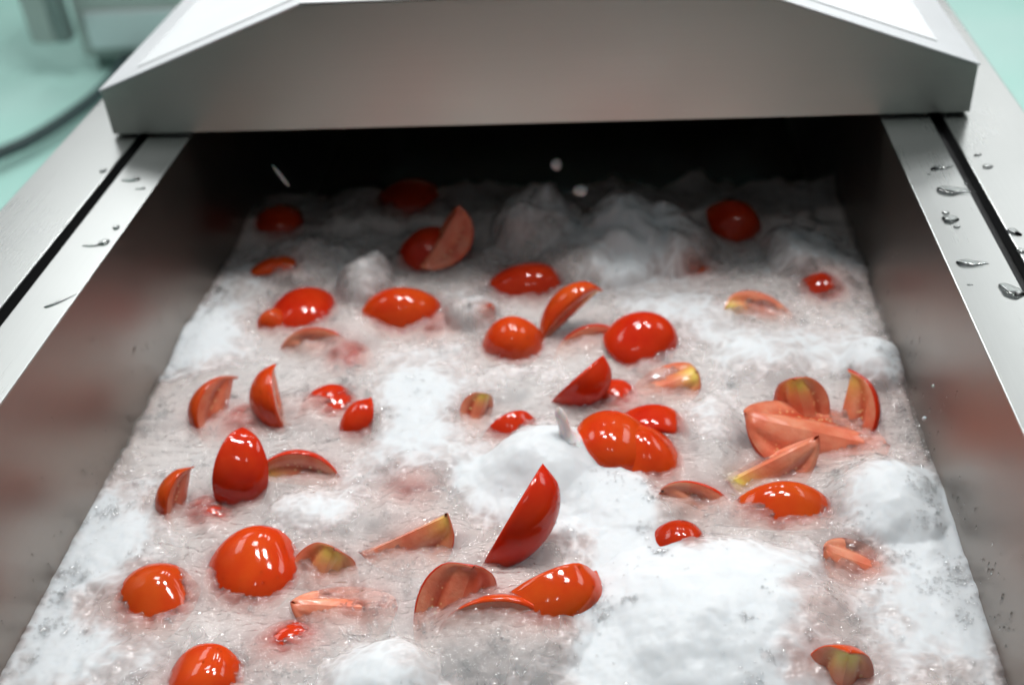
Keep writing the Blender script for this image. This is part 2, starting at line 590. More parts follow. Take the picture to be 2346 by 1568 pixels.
def tomato_piece(name, label, px, py, z, axis, out, R=0.036, L=0.043, ang=90, skin=0, core=0.0, seed=0, cat='tomato wedge', scale=1.13):
    """a cut of a tomato: a lune of skin 'ang' degrees wide round 'axis', the cut faces meet in the axis.
    axis / out given as (right, up, toward the viewer)."""
    rnd = random.Random(seed * 31 + int(px))
    R, L = R * scale, L * scale
    ax = cdir(axis)
    ou = cdir(out)
    ou = (ou - ax * ou.dot(ax)).normalized()
    sd = ou.cross(ax)
    rot = Matrix((sd, ou, ax)).transposed()          # local x = side, y = outward, z = axis
    th = math.radians(ang)
    ph = [rnd.uniform(0, 6.28) for _ in range(6)]

    def prof(v):                                      # v 0 (blossom) .. 1 (stem)
        a = v * math.pi
        r = math.sin(a) ** (0.98 if ang > 140 else (1.12 if ang > 115 else 1.28)) if 0 < v < 1 else 0.0
        zz = -math.cos(a)
        r *= 1 + 0.07 * zz
        if zz > 0.8:
            zz -= (zz - 0.8) * 0.45
        return r * R, zz * L

    def skin_pt(u, v, k=1.0):
        r, zz = prof(v)
        lob = 1 + 0.04 * math.cos(4 * u + ph[0]) + 0.045 * math.cos(2 * u + 3 * v + ph[1]) + 0.035 * math.sin(5 * v + ph[2])
        r *= lob * k
        return Vector((math.sin(u) * r, math.cos(u) * r, zz * (0.97 + 0.03 * k) + 0.02 * L * math.sin(2 * u + ph[3])))
    nu, nv = max(10, int(ang / 6)), 22
    # skin with rolled-in edges
    us = [(-th / 2 + 0.0, 0.90), (-th / 2, 0.955)] + [(-th / 2 + 0.045 + (th - 0.09) * i / nu, 1.0) for i in range(nu + 1)] + [(th / 2, 0.955), (th / 2, 0.90)]
    vs, fs = [], []
    for j in range(nv + 1):
        v = 0.006 + 0.988 * j / nv
        for (u, k) in us:
            vs.append(skin_pt(u, v, k))
    n = len(us)
    for j in range(nv):
        for i in range(n - 1):
            a = j * n + i
            fs.append((a, a + 1, a + n + 1, a + n))
    for j0, c in ((0, skin_pt(0, 0.0)), (nv, skin_pt(0, 1.0))):
        c = Vector((0, 0, c.z))
        vs.append(c)
        k0 = len(vs) - 1
        for i in range(n - 1):
            a = j0 * n + i
            fs.append((a + 1, a, k0) if j0 == 0 else (a, a + 1, k0))
    # flesh: two cut faces
    fv, ff, fpk = [], [], []
    ns = 11
    for s in (-1, 1):
        base = len(fv)
        nrm = Vector((s * math.cos(th / 2), -math.sin(th / 2), 0))
        for j in range(nv + 1):
            v = 0.006 + 0.988 * j / nv
            edge = skin_pt(s * th / 2, v, 0.945)
            for i in range(ns + 1):
                t = i / ns
                ctr = Vector((0, R * 0.10, edge.z * 0.93))
                p = ctr.lerp(edge, t)
                pocket = math.exp(-((t - 0.56) / 0.16) ** 2) * max(0, math.sin(math.pi * min(1, max(0, (v - 0.16) / 0.66)))) ** 0.6
                wob = 0.30 * math.sin(11 * v + 5 * t + ph[4]) + 0.12 * math.sin(23 * v - 9 * t + ph[5])
                p = p + nrm * (R * (0.035 * math.sin(math.pi * t) - 0.10 * pocket * (1 + 0.5 * wob) + 0.012 * wob * math.sin(math.pi * min(1, t * 1.05))))
                fv.append(p)
                fpk.append(min(1.0, max(0.0, (pocket - 0.45) * 2.2)) * (0.75 + 0.25 * math.sin(9 * v + ph[0])))
        for j in range(nv):
            for i in range(ns):
                a = base + j * (ns + 1) + i
                q = (a, a + 1, a + ns + 2, a + ns + 1)
                ff.append(q if s < 0 else q[::-1])
    mid = skin_pt(0, 0.5) * 0.55 if ang > 140 else skin_pt(0, 0.5) * 0.62
    if -0.182 < z:
        z -= 0.015
    o = empty(name, at(px, py, z) - rot @ mid)
    o.rotation_euler = rot.to_euler()
    tag(o, label, cat, 'cut tomato pieces floating in the tank')
    mesh_obj('skin', vs, fs, SKINS[skin], o, True)
    o0 = o.location
    for _ in range(16):
        q = rot @ skin_pt(rnd.uniform(-th / 2, th / 2), rnd.uniform(0.15, 0.85)) + o0
        if q.z > WZ + 0.006:
            BEADS.append((q, rnd.uniform(0.0005, 0.0011)))
    fo = mesh_obj('flesh', fv, ff, FLESH, o, True)
    pa = fo.data.attributes.new('pocket', 'FLOAT', 'POINT')
    pa.data.foreach_set('value', fpk)
    ca = fo.data.attributes.new('core', 'FLOAT', 'POINT')
    ca.data.foreach_set('value', [core * min(1.0, 1.15 * math.exp(-((j / nv - 0.86) / 0.17) ** 2 - ((i / ns - 0.25) / 0.42) ** 2)) for _ in (0, 1) for j in range(nv + 1) for i in range(ns + 1)])
    PIECES.append((at(px, py, z), R, z))
    return o


TP = tomato_piece
S_ = WZ
# front
TP('tomato_half', 'large glossy red tomato half, skin up, with bright highlight, front left', 552, 1312, -0.172, (0.85, 0.45, 0.1), (-0.25, 0.5, 0.8), 0.044, 0.047, 128, 1, seed=1, cat='tomato half')
TP('tomato_half', 'orange-brown tomato half nearest the left wall, beside the large glossy half', 322, 1395, -0.180, (0.75, 0.55, 0.1), (-0.3, 0.6, 0.8), 0.040, 0.044, 125, 2, seed=2, cat='tomato half')
TP('tomato_wedge', 'upright red teardrop tomato wedge with pointed top, left of centre', 548, 1092, -0.152, (0.12, 1, 0.15), (0.25, 0.0, 1), 0.034, 0.042, 88, 0, seed=3)
TP('tomato_wedge', 'small upright tomato wedge with flesh on its right, behind the teardrop wedge', 612, 925, -0.158, (-0.22, 1, 0.1), (-0.62, 0, 0.8), 0.034, 0.037, 70, 1, seed=4)
TP('tomato_wedge', 'curved orange tomato slice edge by the left froth', 468, 938, -0.182, (0.15, 1, -0.2), (-1, 0.25, 0.35), 0.040, 0.040, 62, 2, seed=5)
TP('tomato_wedge', 'narrow orange tomato wedge standing near the left wall', 385, 1148, -0.165, (0.18, 1, 0.1), (-0.85, 0, 0.6), 0.028, 0.034, 62, 2, seed=6)
TP('tomato_wedge', 'pink-fleshed tomato wedge with yellow tip beside the teardrop wedge', 690, 1070, -0.184, (-1, 0.12, 0.1), (0.1, 0.75, -0.55), 0.034, 0.040, 95, 0, 1.0, seed=7)
TP('tomato_wedge', 'red tomato wedge half hidden by the white foam column', 818, 990, -0.174, (0.2, 1, 0.2), (-0.3, 0.1, 1), 0.027, 0.034, 80, 0, seed=8)
TP('tomato_wedge', 'small red tomato piece in pink froth below the dark hood', 796, 822, -0.176, (1, 0.12, 0), (0.1, 0.5, 0.8), 0.028, 0.030, 100, 0, seed=9)
TP('tomato_half', 'dim red tomato half at the edge of the hood shadow, left', 692, 712, -0.170, (1, 0.1, 0), (0, 0.75, 0.6), 0.040, 0.042, 180, 0, seed=10, cat='tomato half')
TP('tomato_half', 'round orange-red tomato half with a row of small highlights, below the hood', 922, 704, -0.160, (1, -0.05, 0.0), (0, 0.6, 0.8), 0.040, 0.046, 150, 1, seed=11, cat='tomato half')
TP('tomato_wedge', 'small orange tomato bit left of the dim red half', 612, 742, -0.168, (0.6, 0.6, 0.2), (-0.1, 0.4, 0.9), 0.018, 0.020, 120, 2, seed=12)
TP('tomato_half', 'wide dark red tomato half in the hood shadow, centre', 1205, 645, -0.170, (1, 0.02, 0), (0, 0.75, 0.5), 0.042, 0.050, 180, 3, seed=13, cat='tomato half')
TP('tomato_wedge', 'blunt orange-red tomato quarter below the dark red half', 1166, 788, -0.160, (0.9, 0.1, 0.2), (0.0, 0.1, 1), 0.036, 0.034, 100, 1, seed=14)
TP('tomato_wedge', 'curved tomato arm with yellow tip leaning over the blunt quarter', 1288, 702, -0.140, (0.72, 0.68, 0.1), (-0.62, 0.55, 0.45), 0.030, 0.044, 64, 2, 0.8, seed=15)
TP('tomato_half', 'glossy red tomato half with two highlights, right of centre', 1476, 776, -0.157, (0.8, -0.35, 0.1), (0.05, 0.45, 0.9), 0.040, 0.038, 125, 0, seed=16, cat='tomato half')
TP('tomato_wedge', 'tiny yellow-orange tomato bit above the blunt quarter', 1110, 728, -0.165, (0.2, 1, 0), (0, 0.2, 1), 0.014, 0.018, 120, 2, seed=17)
TP('tomato_wedge', 'triangular red tomato wedge above the centre splash', 1340, 888, -0.150, (0.72, 0.66, 0.15), (0.45, -0.35, 0.85), 0.030, 0.034, 80, 0, seed=18)
TP('tomato_wedge', 'orange and yellow fleshy tomato chunk behind the joined pair', 1532, 895, -0.180, (0.9, 0.35, 0.1), (-0.1, -0.5, -0.75), 0.030, 0.034, 120, 2, 1.1, seed=19)
TP('tomato_wedge', 'flat red tomato strip just behind the joined pair', 1502, 967, -0.170, (1, -0.22, 0.05), (0, 0.75, 0.6), 0.028, 0.038, 70, 0, seed=20)
TP('tomato_half', 'left and larger one of the joined pair of glossy tomato pieces', 1402, 1018, -0.158, (0.75, -0.35, 0.2), (-0.15, 0.5, 0.85), 0.039, 0.038, 175, 1, seed=21, cat='tomato half')
TP('tomato_half', 'right and lower one of the joined pair of glossy tomato pieces', 1502, 1046, -0.168, (0.45, -0.85, 0.2), (0.45, 0.3, 0.8), 0.033, 0.036, 170, 1, seed=22, cat='tomato half')
TP('tomato_wedge', 'small red tomato wedge behind the centre foam mound', 1165, 992, -0.174, (0.75, 0.5, 0), (0.2, 0.3, 0.9), 0.026, 0.030, 85, 0, seed=23)
TP('tomato_wedge', 'pale yellow tomato bit by the foam column', 1093, 942, -0.186, (0.3, 1, 0.1), (-0.3, 0.1, -0.9), 0.020, 0.022, 100, 2, 1.2, seed=24)
TP('tomato_wedge', 'flat orange tomato wedge with yellow top in the right froth, near the hood', 1735, 716, -0.176, (-0.95, 0.22, 0.0), (0.1, 0.3, -0.9), 0.030, 0.040, 85, 2, 1.0, seed=25)
# in the dark under the hood
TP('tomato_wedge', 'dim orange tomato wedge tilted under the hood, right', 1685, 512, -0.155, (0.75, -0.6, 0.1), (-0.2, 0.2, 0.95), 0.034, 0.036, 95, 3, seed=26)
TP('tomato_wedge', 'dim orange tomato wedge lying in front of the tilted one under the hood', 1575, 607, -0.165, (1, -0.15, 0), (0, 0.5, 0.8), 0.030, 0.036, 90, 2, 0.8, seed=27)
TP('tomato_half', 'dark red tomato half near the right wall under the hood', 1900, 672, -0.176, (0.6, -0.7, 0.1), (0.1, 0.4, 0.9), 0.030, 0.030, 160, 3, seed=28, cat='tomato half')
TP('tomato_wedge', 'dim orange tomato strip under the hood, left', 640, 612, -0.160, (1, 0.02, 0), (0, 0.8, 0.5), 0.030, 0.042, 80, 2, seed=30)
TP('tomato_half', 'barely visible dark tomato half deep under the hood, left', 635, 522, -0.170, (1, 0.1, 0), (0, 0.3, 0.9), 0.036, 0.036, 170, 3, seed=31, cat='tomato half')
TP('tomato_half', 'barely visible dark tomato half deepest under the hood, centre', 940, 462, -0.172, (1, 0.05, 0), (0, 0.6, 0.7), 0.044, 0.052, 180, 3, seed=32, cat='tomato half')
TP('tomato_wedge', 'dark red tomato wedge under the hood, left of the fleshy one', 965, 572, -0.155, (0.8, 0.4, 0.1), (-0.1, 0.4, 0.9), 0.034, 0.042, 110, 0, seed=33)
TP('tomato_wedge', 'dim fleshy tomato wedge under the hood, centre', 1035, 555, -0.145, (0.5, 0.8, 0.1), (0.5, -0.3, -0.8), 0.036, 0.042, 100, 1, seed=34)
# right cluster
TP('tomato_wedge', 'yellow-cored tomato chunk at the back of the right cluster', 1838, 925, -0.183, (-0.3, 0.9, 0.1), (0.2, 0.2, -0.9), 0.030, 0.032, 110, 2, 1.3, seed=35)
TP('tomato_wedge', 'large pink tomato wedge lying ridge up in the right cluster', 1855, 1025, -0.205, (1, -0.22, 0.05), (0.05, -0.6, -0.8), 0.050, 0.066, 118, 1, seed=36)
TP('tomato_wedge', 'tomato wedge with olive-yellow flesh at the right of the cluster', 1975, 958, -0.176, (0.2, 0.95, 0.1), (0.85, 0.1, 0.2), 0.038, 0.044, 75, 0, 0.7, seed=37)
TP('tomato_wedge', 'tomato wedge with green-yellow core at the front of the right cluster', 1768, 1085, -0.181, (-0.75, -0.35, 0.1), (0.25, -0.6, -0.7), 0.038, 0.046, 80, 0, 1.25, seed=38)
TP('tomato_wedge', 'long eye-shaped orange tomato wedge lying below the right cluster', 1798, 1168, -0.187, (1, 0.01, 0.05), (0, 0.62, 0.78), 0.034, 0.050, 80, 2, seed=39)
TP('tomato_wedge', 'small dark red tomato bit behind the big front foam mound', 1553, 1244, -0.184, (0.8, 0.2, 0), (0, 0.5, 0.9), 0.024, 0.026, 120, 3, seed=40)
TP('tomato_wedge', 'small fleshy tomato piece in a ring of clear water, front right', 1957, 1306, -0.201, (0.85, -0.3, 0.1), (-0.2, -0.5, -0.8), 0.028, 0.030, 130, 0, seed=41)
TP('tomato_wedge', 'tomato wedge with yellow core at the bottom edge, front right', 1925, 1550, -0.190, (0.1, 0.95, 0.3), (0.2, 0.1, -0.9), 0.030, 0.034, 110, 2, 1.3, seed=42)
TP('tomato_wedge', 'tomato wedge showing juicy cut flesh and orange tip, front centre', 955, 1250, -0.177, (0.9, 0.42, 0.1), (0.3, -0.55, -0.6), 0.038, 0.041, 78, 1, 0.7, seed=43)
TP('tomato_wedge', 'big bright red curved tomato wedge standing at front centre', 1208, 1212, -0.140, (0.5, 0.86, 0.1), (0.55, -0.2, 0.75), 0.036, 0.052, 88, 0, seed=44)
TP('tomato_wedge', 'orange tomato wedge under thin froth right of the large glossy half', 738, 1325, -0.203, (0.4, 0.9, 0), (0.1, 0.3, -0.9), 0.032, 0.034, 120, 2, 1.0, seed=45)
TP('tomato_wedge', 'sunken red tomato wedge with wet flesh, front left of centre', 800, 1414, -0.204, (1, -0.05, 0), (-0.1, -0.6, -0.7), 0.034, 0.042, 110, 0, seed=46)
TP('tomato_half', 'large tomato slice sunken in the clear water dome, front centre', 1262, 1425, -0.176, (0.85, 0.55, 0.05), (0.15, -0.4, 0.75), 0.040, 0.052, 150, 2, seed=47, cat='tomato half')
TP('tomato_half', 'orange tomato half cut by the bottom edge, front left', 440, 1578, -0.172, (0.7, 0.5, 0.1), (0, 0.5, 0.9), 0.034, 0.036, 130, 1, seed=48, cat='tomato half')
TP('tomato_wedge', 'sunken pink tomato wedge at the foot of the teardrop wedge', 490, 1180, -0.196, (0.95, -0.2, 0), (0, 0.5, 0.8), 0.028, 0.034, 100, 0, seed=49)
TP('tomato_wedge', 'faint sunken tomato wedge in froth at the bottom edge, right of centre', 1790, 1535, -0.195, (0.95, -0.2, 0), (0, 0.5, 0.8), 0.030, 0.036, 110, 0, seed=50)

# sunken pieces that only tint the froth
TP('tomato_wedge', 'faint pink tomato wedge sunk in froth between the curved slice and the small upright wedge', 545, 985, -0.200, (0.9, 0.3, 0), (0, 0.5, 0.8), 0.034, 0.040, 110, 0, seed=51)
TP('tomato_wedge', 'faint pink tomato wedge sunk in froth left of the small red piece below the hood', 745, 800, -0.199, (0.9, -0.3, 0), (0, 0.5, -0.8), 0.034, 0.040, 120, 0, seed=52)
TP('tomato_wedge', 'faint red tomato wedge sunk in froth below the round orange-red half', 990, 775, -0.201, (0.8, 0.4, 0), (0, 0.5, 0.8), 0.034, 0.040, 120, 0, seed=53)
TP('tomato_wedge', 'faint red tomato wedge sunk in froth between the triangular wedge and the joined pair', 1390, 940, -0.199, (0.7, 0.5, 0), (0, 0.5, 0.8), 0.034, 0.040, 120, 0, seed=54)
TP('tomato_wedge', 'faint pink tomato wedge sunk in froth left of the eye-shaped wedge', 1605, 1180, -0.210, (0.6, -0.6, 0), (0, 0.5, -0.8), 0.036, 0.042, 120, 0, seed=55)
TP('tomato_wedge', 'faint pink tomato wedge sunk in froth right of the orange half at the bottom edge', 640, 1500, -0.201, (0.9, 0.4, 0), (0, 0.5, 0.8), 0.034, 0.042, 110, 0, seed=56)
TP('tomato_wedge', 'faint pink tomato wedge sunk in the left side of the clear water dome', 1040, 1400, -0.189, (0.3, 0.9, 0), (0, 0.3, -0.8), 0.036, 0.046, 120, 0, seed=57)
TP('tomato_wedge', 'faint pink tomato wedge sunk in froth above the juicy cut wedge, front centre', 930, 1150, -0.202, (0.9, 0.2, 0), (0, 0.5, 0.8), 0.036, 0.042, 120, 0, seed=58)
TP('tomato_wedge', 'faint pink tomato wedge sunk in rippled froth, front right of the big mound', 1860, 1440, -0.202, (0.9, -0.2, 0), (0, 0.5, 0.8), 0.034, 0.040, 120, 0, seed=59)
TP('tomato_wedge', 'faint pink tomato wedge sunk in froth left of the foam column', 740, 960, -0.201, (0.5, 0.7, 0), (0, 0.5, 0.8), 0.034, 0.040, 120, 0, seed=60)
TP('tomato_wedge', 'faint red tomato wedge sunk in froth right of the curved arm with yellow tip', 1350, 790, -0.200, (0.9, 0.1, 0), (0, 0.5, -0.8), 0.032, 0.038, 120, 0, seed=61)

TP('tomato_half', 'blurred pink tomato half just under the middle of the clear water dome', 1165, 1440, -0.205, (0.9, -0.3, 0), (0, 0.5, -0.75), 0.042, 0.05, 150, 1, seed=62, cat='tomato half')

# ------------------------------------------------------------------ foam surface
ys = np.concatenate([np.arange(-0.74, 0.06, 0.0016), np.arange(0.06, 0.32, 0.004)])
xs = np.linspace(-A - 0.0012, A + 0.0012, 500)
X, Y = np.meshgrid(xs, ys)
hood_w = sstep(-0.02, 0.12, Y)                       # under the hood: churning harder, foam thinned to darken it

big = fbm(X + 3, Y, 0.17, 2, 1)
med = fbm(X, Y + 5, 0.060, 3, 2)
H = 0.006 * big + 0.0105 * med + 0.0045 * fbm(X + 9, Y, 0.024, 2, 3)
Fm = 0.30 + 0.42 * fbm(X, Y, 0.10, 3, 5) + 0.34 * fbm(X, Y, 0.034, 3, 6, 0.5)


WARP = [(0.010 * fbm(X, Y, 0.06, 2, 100 + k) + 0.002 * fbm(X, Y, 0.016, 1, 120 + k)) for k in range(6)]


RAG = 0.42 + 0.55 * fbm(X, Y, 0.045, 2, 91)


def blob(px, py, rx, ry, h=0.0, foam=0.0, p=0.75):
    """a heap (h metres) and / or a foam amount round a spot; rx, ry are pixel radii in the photograph"""
    global H, Fm
    c = at(px, py, WZ + h)
    ax_ = (at(px + rx, py, WZ + h) - c).length
    ay_ = (at(px, py + ry, WZ + h) - c).length
    k_ = int(px + py)
    wx = X + WARP[k_ % 6]
    wy = Y + WARP[(k_ + 2) % 6]
    d2 = ((wx - c.x) / ax_) ** 2 + ((wy - c.y) / ay_) ** 2
    if h:
        h = h if h > 0.0195 or h < 0 else h * 0.6
        dome = np.clip(1 - d2, 0, 1) ** p
        if py < 640:
            dome = dome * (0.55 + 1.1 * RAG)
        skirt = np.exp(-d2 * 1.1)
        H = np.maximum(H, H * 0.4 + h * (0.75 * dome + 0.25 * skirt)) if h > 0 else H + h * np.exp(-d2)
    if foam:
        Fm = Fm + foam * 0.75 * np.exp(-d2 * 0.9)


# heaps of dense foam
for a in [(1650, 1350, 340, 200, 0.0285, 1.0, 1.0), (1600, 1460, 360, 190, 0.0, 1.0), (1440, 1420, 160, 150, 0.012, 0.5), (1238, 1012, 150, 95, 0.036, 1.3, 1.1), (1240, 1090, 200, 80, 0.016, 0.9),
          (1450, 1130, 120, 70, 0.014, 0.9), (940, 900, 110, 150, 0.016, 0.9), (960, 1020, 90, 90, 0.014, 0.6), (872, 1510, 140, 105, 0.024, 1.1, 1.0),
          (470, 750, 85, 75, 0.019, 0.9), (2040, 1090, 140, 110, 0.0285, 1.1, 1.0), (2005, 790, 80, 60, 0.0285, 1.0, 1.1), (1760, 790, 110, 55, 0.018, 0.8),
          (280, 1230, 130, 120, 0.008, 0.9), (720, 1145, 120, 55, 0.016, 0.9), (1640, 950, 70, 80, 0.019, 0.8), (1150, 850, 80, 40, 0.016, 0.7),
          (1560, 690, 160, 45, 0.016, 0.5), (2120, 1330, 120, 160, 0.006, 0.7), (1600, 1480, 180, 110, 0.006, 0.7), (700, 1240, 110, 40, 0.004, 0.5),
          (1080, 690, 60, 40, 0.020, 0.5), (800, 730, 80, 45, 0.019, 0.35), (480, 1470, 130, 70, 0.004, 0.45), (1450, 1230, 90, 60, 0.004, 0.5),
          (300, 1490, 160, 60, 0.0, 0.5), (2230, 1480, 60, 110, 0.004, 0.3), (230, 1180, 120, 150, 0.0, 0.45), (120, 1420, 110, 130, 0.0, 0.5), (2170, 1260, 90, 200, 0.0, 0.5), (420, 790, 80, 90, 0.0, 0.5), (120, 1480, 70, 90, 0.004, 0.5),
          # under the hood: splashing heaps
          (1235, 450, 120, 70, 0.050, 0.6), (1425, 465, 110, 80, 0.050, 0.6), (1530, 500, 110, 70, 0.045, 0.6), (1380, 560, 150, 60, 0.030, 0.5),
          (1835, 530, 90, 60, 0.032, 0.5), (830, 600, 70, 45, 0.036, 0.4), (700, 560, 110, 60, 0.025, 0.3), (1920, 600, 80, 50, 0.018, 0.5), (560, 640, 80, 60, 0.012, 0.4)]:
    blob(*a[:6], p=a[6] if len(a) > 6 else 0.75)
# thin watery froth
for a in [(1165, 1395, 220, 150, 0.0200, -0.35), (820, 1330, 130, 110, -0.004, -0.6), (560, 960, 150, 90, -0.004, -0.7), (740, 800, 120, 55, 0.0, -0.5),
          (980, 1190, 150, 70, 0.0, -0.55), (1600, 1170, 80, 70, -0.004, -0.6), (1840, 1030, 160, 120, -0.010, -1.0), (1330, 760, 120, 60, 0.0, -0.5),
          (350, 1000, 45, 90, 0.0, -0.5), (740, 1000, 90, 80, 0.0, -0.6), (1150, 930, 70, 60, -0.004, -0.5), (1380, 960, 90, 60, 0.0, -0.6),
          (1850, 1410, 110, 50, 0.0, -0.35), (1780, 1500, 130, 50, 0.0, -0.35), (1955, 1290, 70, 45, -0.006, -0.6), (640, 1490, 90, 60, 0.0, -0.4),
          (470, 1180, 60, 40, -0.006, -0.6), (1000, 1400, 90, 120, 0.0, -0.4), (2150, 1500, 90, 70, 0.0, -0.25), (1740, 1090, 90, 40, -0.004, -0.5),
          (420, 1400, 110, 70, 0.0, -0.4), (1870, 1180, 60, 30, 0.0, -0.4)]:
    blob(*a[:6])
fil = (1 - np.abs(fbm(X + 0.02 * fbm(X, Y, 0.08, 2, 81), Y + 0.02 * fbm(X, Y, 0.08, 2, 82), 0.026, 3, 83))) ** 4
Fm = Fm + 0.30 * (fil - 0.35)
PK = 0.30 + 0.5 * fbm(X, Y, 0.09, 2, 21)
near = np.zeros_like(X)
for (c, R, z) in PIECES:
    d2 = ((X - c.x) ** 2 + (Y - c.y) ** 2) / (R * 1.25) ** 2
    near = np.maximum(near, np.exp(-d2))
    if z < -0.18:
        Fm = Fm - 0.35 * np.exp(-d2 * 1.2)
Fm = Fm - 0.36 * near * (1 - hood_w) - 0.60 * hood_w  # foam amount lowered under the hood to deepen its shade
PK = np.clip(PK + 0.55 * near, 0, 1)
wall = np.exp(-((A - np.abs(X)) / 0.010) ** 2)
Fm = np.clip(Fm - 0.18 * wall, 0, 1)
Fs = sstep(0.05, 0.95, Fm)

# fine relief: billows in the foam, sharp ripples and pits in the thin froth
bill = np.abs(fbm(X, Y, 0.020, 3, 31))
H = H + Fs * (0.0012 * bill + 0.0004 * fbm(X, Y, 0.006, 2, 33))
wx = X + 0.006 * fbm(X, Y, 0.03, 2, 40)
rid = (1 - np.abs(fbm(wx, Y * 1.7, 0.017, 3, 41))) ** 3
rip = fbm(X * 0.8 + 0.4 * Y, Y * 1.6, 0.0085, 2, 43)
patch = sstep(-0.25, 0.35, fbm(X, Y, 0.06, 2, 44))
H = H + (1 - Fs) * (0.0034 * (rid - 0.5) + 0.0011 * rip * (0.35 + patch))
# turbulent splashes under the hood
H = H + hood_w * (0.014 * fbm(X, Y, 0.07, 2, 51) + 0.004 * fbm(X, Y, 0.028, 2, 52))
H = H * 1.0 + 0.003 * wall
H = H + near * (0.0015 + 0.005 * fbm(X, Y, 0.030, 1, 61))
H = H - 0.10 * sstep(0.19, 0.31, Y + 0.05 * fbm(X, Y, 0.07, 2, 63))  # surface drops away at the far end so the recess goes dark
Z = WZ + H
ny_, nx_ = X.shape
vv = np.stack([X, Y, Z], -1).reshape(-1, 3)
ids = np.arange(ny_ * nx_).reshape(ny_, nx_)
qd = np.stack([ids[:-1, :-1], ids[:-1, 1:], ids[1:, 1:], ids[1:, :-1]], -1).reshape(-1, 4)


def big_mesh(name, verts, quads, mat, k=4):
    me = bpy.data.meshes.new(name)
    me.vertices.add(len(verts))
    me.vertices.foreach_set('co', verts.astype(np.float32).ravel())
    me.loops.add(quads.size)
    me.loops.foreach_set('vertex_index', quads.astype(np.int32).ravel())
    me.polygons.add(len(quads))
    me.polygons.foreach_set('loop_start', np.arange(0, quads.size, k, dtype=np.int32))
    me.polygons.foreach_set('use_smooth', np.ones(len(quads), dtype=bool))
    me.update(calc_edges=True)
    me.materials.append(mat)
    return me


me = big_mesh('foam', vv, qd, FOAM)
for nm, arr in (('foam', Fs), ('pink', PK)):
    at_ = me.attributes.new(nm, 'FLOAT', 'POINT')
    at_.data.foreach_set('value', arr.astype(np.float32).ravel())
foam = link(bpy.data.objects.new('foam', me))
tag(foam, 'white bubbling foam and pink froth covering the water in the tank', 'foam', kind='stuff')
# the milky water itself: a closed body that scatters light, so sunken things fade with depth
m, nt, b = new_mat('milky_water')
nt.nodes.remove(b)
out = nt.nodes['Material Output']
tr = N(nt, 'ShaderNodeBsdfTransparent')
nt.links.new(tr.outputs[0], out.inputs['Surface'])
vs_ = N(nt, 'ShaderNodeVolumeScatter')
vs_.inputs['Color'].default_value = (1.0, 0.825, 0.77, 1)
vs_.inputs['Density'].default_value = 115.0
vs_.inputs['Anisotropy'].default_value = -0.35
nt.links.new(vs_.outputs[0], out.inputs['Volume'])
MILK = m
lx_ = np.r_[np.arange(2, nx_ - 2, 2)]
ly_ = np.r_[np.arange(0, ny_, 2)]
g_ = np.ix_(ly_, lx_)
Xs, Ys_, Zs = X[g_], Y[g_], Z[g_] - 0.0006
Xs = np.clip(Xs, -A + 0.0006, A - 0.0006)
n_y, n_x = Xs.shape
top = np.stack([Xs, Ys_, Zs], -1).reshape(-1, 3)
idl = np.arange(n_y * n_x).reshape(n_y, n_x)
ql = [np.stack([idl[:-1, :-1], idl[:-1, 1:], idl[1:, 1:], idl[1:, :-1]], -1).reshape(-1, 4)]
ring = np.concatenate([idl[0, :], idl[1:, -1], idl[-1, -2::-1], idl[-2:0:-1, 0]])
low = top[ring].copy()
low[:, 2] = -0.30
k0 = len(top)
nr = len(ring)
r2 = (np.arange(nr) + 1) % nr
ql.append(np.stack([ring, k0 + np.arange(nr), k0 + r2, ring[r2]], -1))
ctr = np.array([[0, -0.1, -0.30]])
vq = np.concatenate([top, low, ctr])
ql = np.concatenate(ql)
ql = np.concatenate([ql[:, [0, 1, 2]], ql[:, [0, 2, 3]], np.stack([k0 + r2, k0 + np.arange(nr), np.full(nr, k0 + nr)], -1)])
mk = link(bpy.data.objects.new('milky_water', big_mesh('milky_water', vq, ql, MILK, 3)))
tag(mk, kind='structure')
ww = mesh_obj('water', [(-A + .001, -0.99, -0.306), (A - .001, -0.99, -0.306), (A - .001, YF - .001, -0.306), (-A + .001, YF - .001, -0.31)], [(0, 1, 2, 3)], SHADE_WATER)
tag(ww, kind='structure')


def surf(x, y):
    i = np.clip(np.searchsorted(xs, x), 0, nx_ - 1)
    j = np.clip(np.searchsorted(ys, y), 0, ny_ - 1)
    return Z[j, i], Fs[j, i], near[j, i]


# ------------------------------------------------------------------ bubbles
rng = np.random.default_rng(5)
cand = []
cx_ = rng.uniform(-A + 0.004, A - 0.004, 60000)
cy_ = rng.uniform(-0.72, 0.05, 60000)
zz, ff_, nn_ = surf(cx_, cy_)
edge = np.exp(-((A - np.abs(cx_)) / 0.022) ** 2)
clump = sstep(0.05, 0.55, fbm(cx_, cy_, 0.035, 2, 71))
pr = 1.6 * (0.010 + 0.12 * (1 - ff_) * clump + 0.14 * edge * clump + 0.22 * np.exp(-((nn_ - 0.55) / 0.16) ** 2) + 0.03 * clump * ff_)
pr = pr / pr.sum()
single = rng.choice(60000, 1500, replace=False, p=pr)
pe = edge * (cy_ < -0.05)
cent = np.concatenate([rng.choice(60000, 380, replace=False, p=pr), rng.choice(60000, 110, replace=False, p=pe / pe.sum())])
bx_, by_ = [cx_[single]], [cy_[single]]
rad = [np.clip(rng.lognormal(math.log(0.0010), 0.40, len(single)), 0.0005, 0.0026)]
for c in cent:
    k = int(rng.integers(5, 32))
    sp_ = rng.uniform(0.003, 0.010)
    bx_.append(cx_[c] + rng.normal(0, sp_, k))
    by_.append(cy_[c] + rng.normal(0, sp_ * 0.8, k))
    rad.append(np.clip(rng.lognormal(math.log(0.0012), 0.45, k), 0.0005, 0.0036))
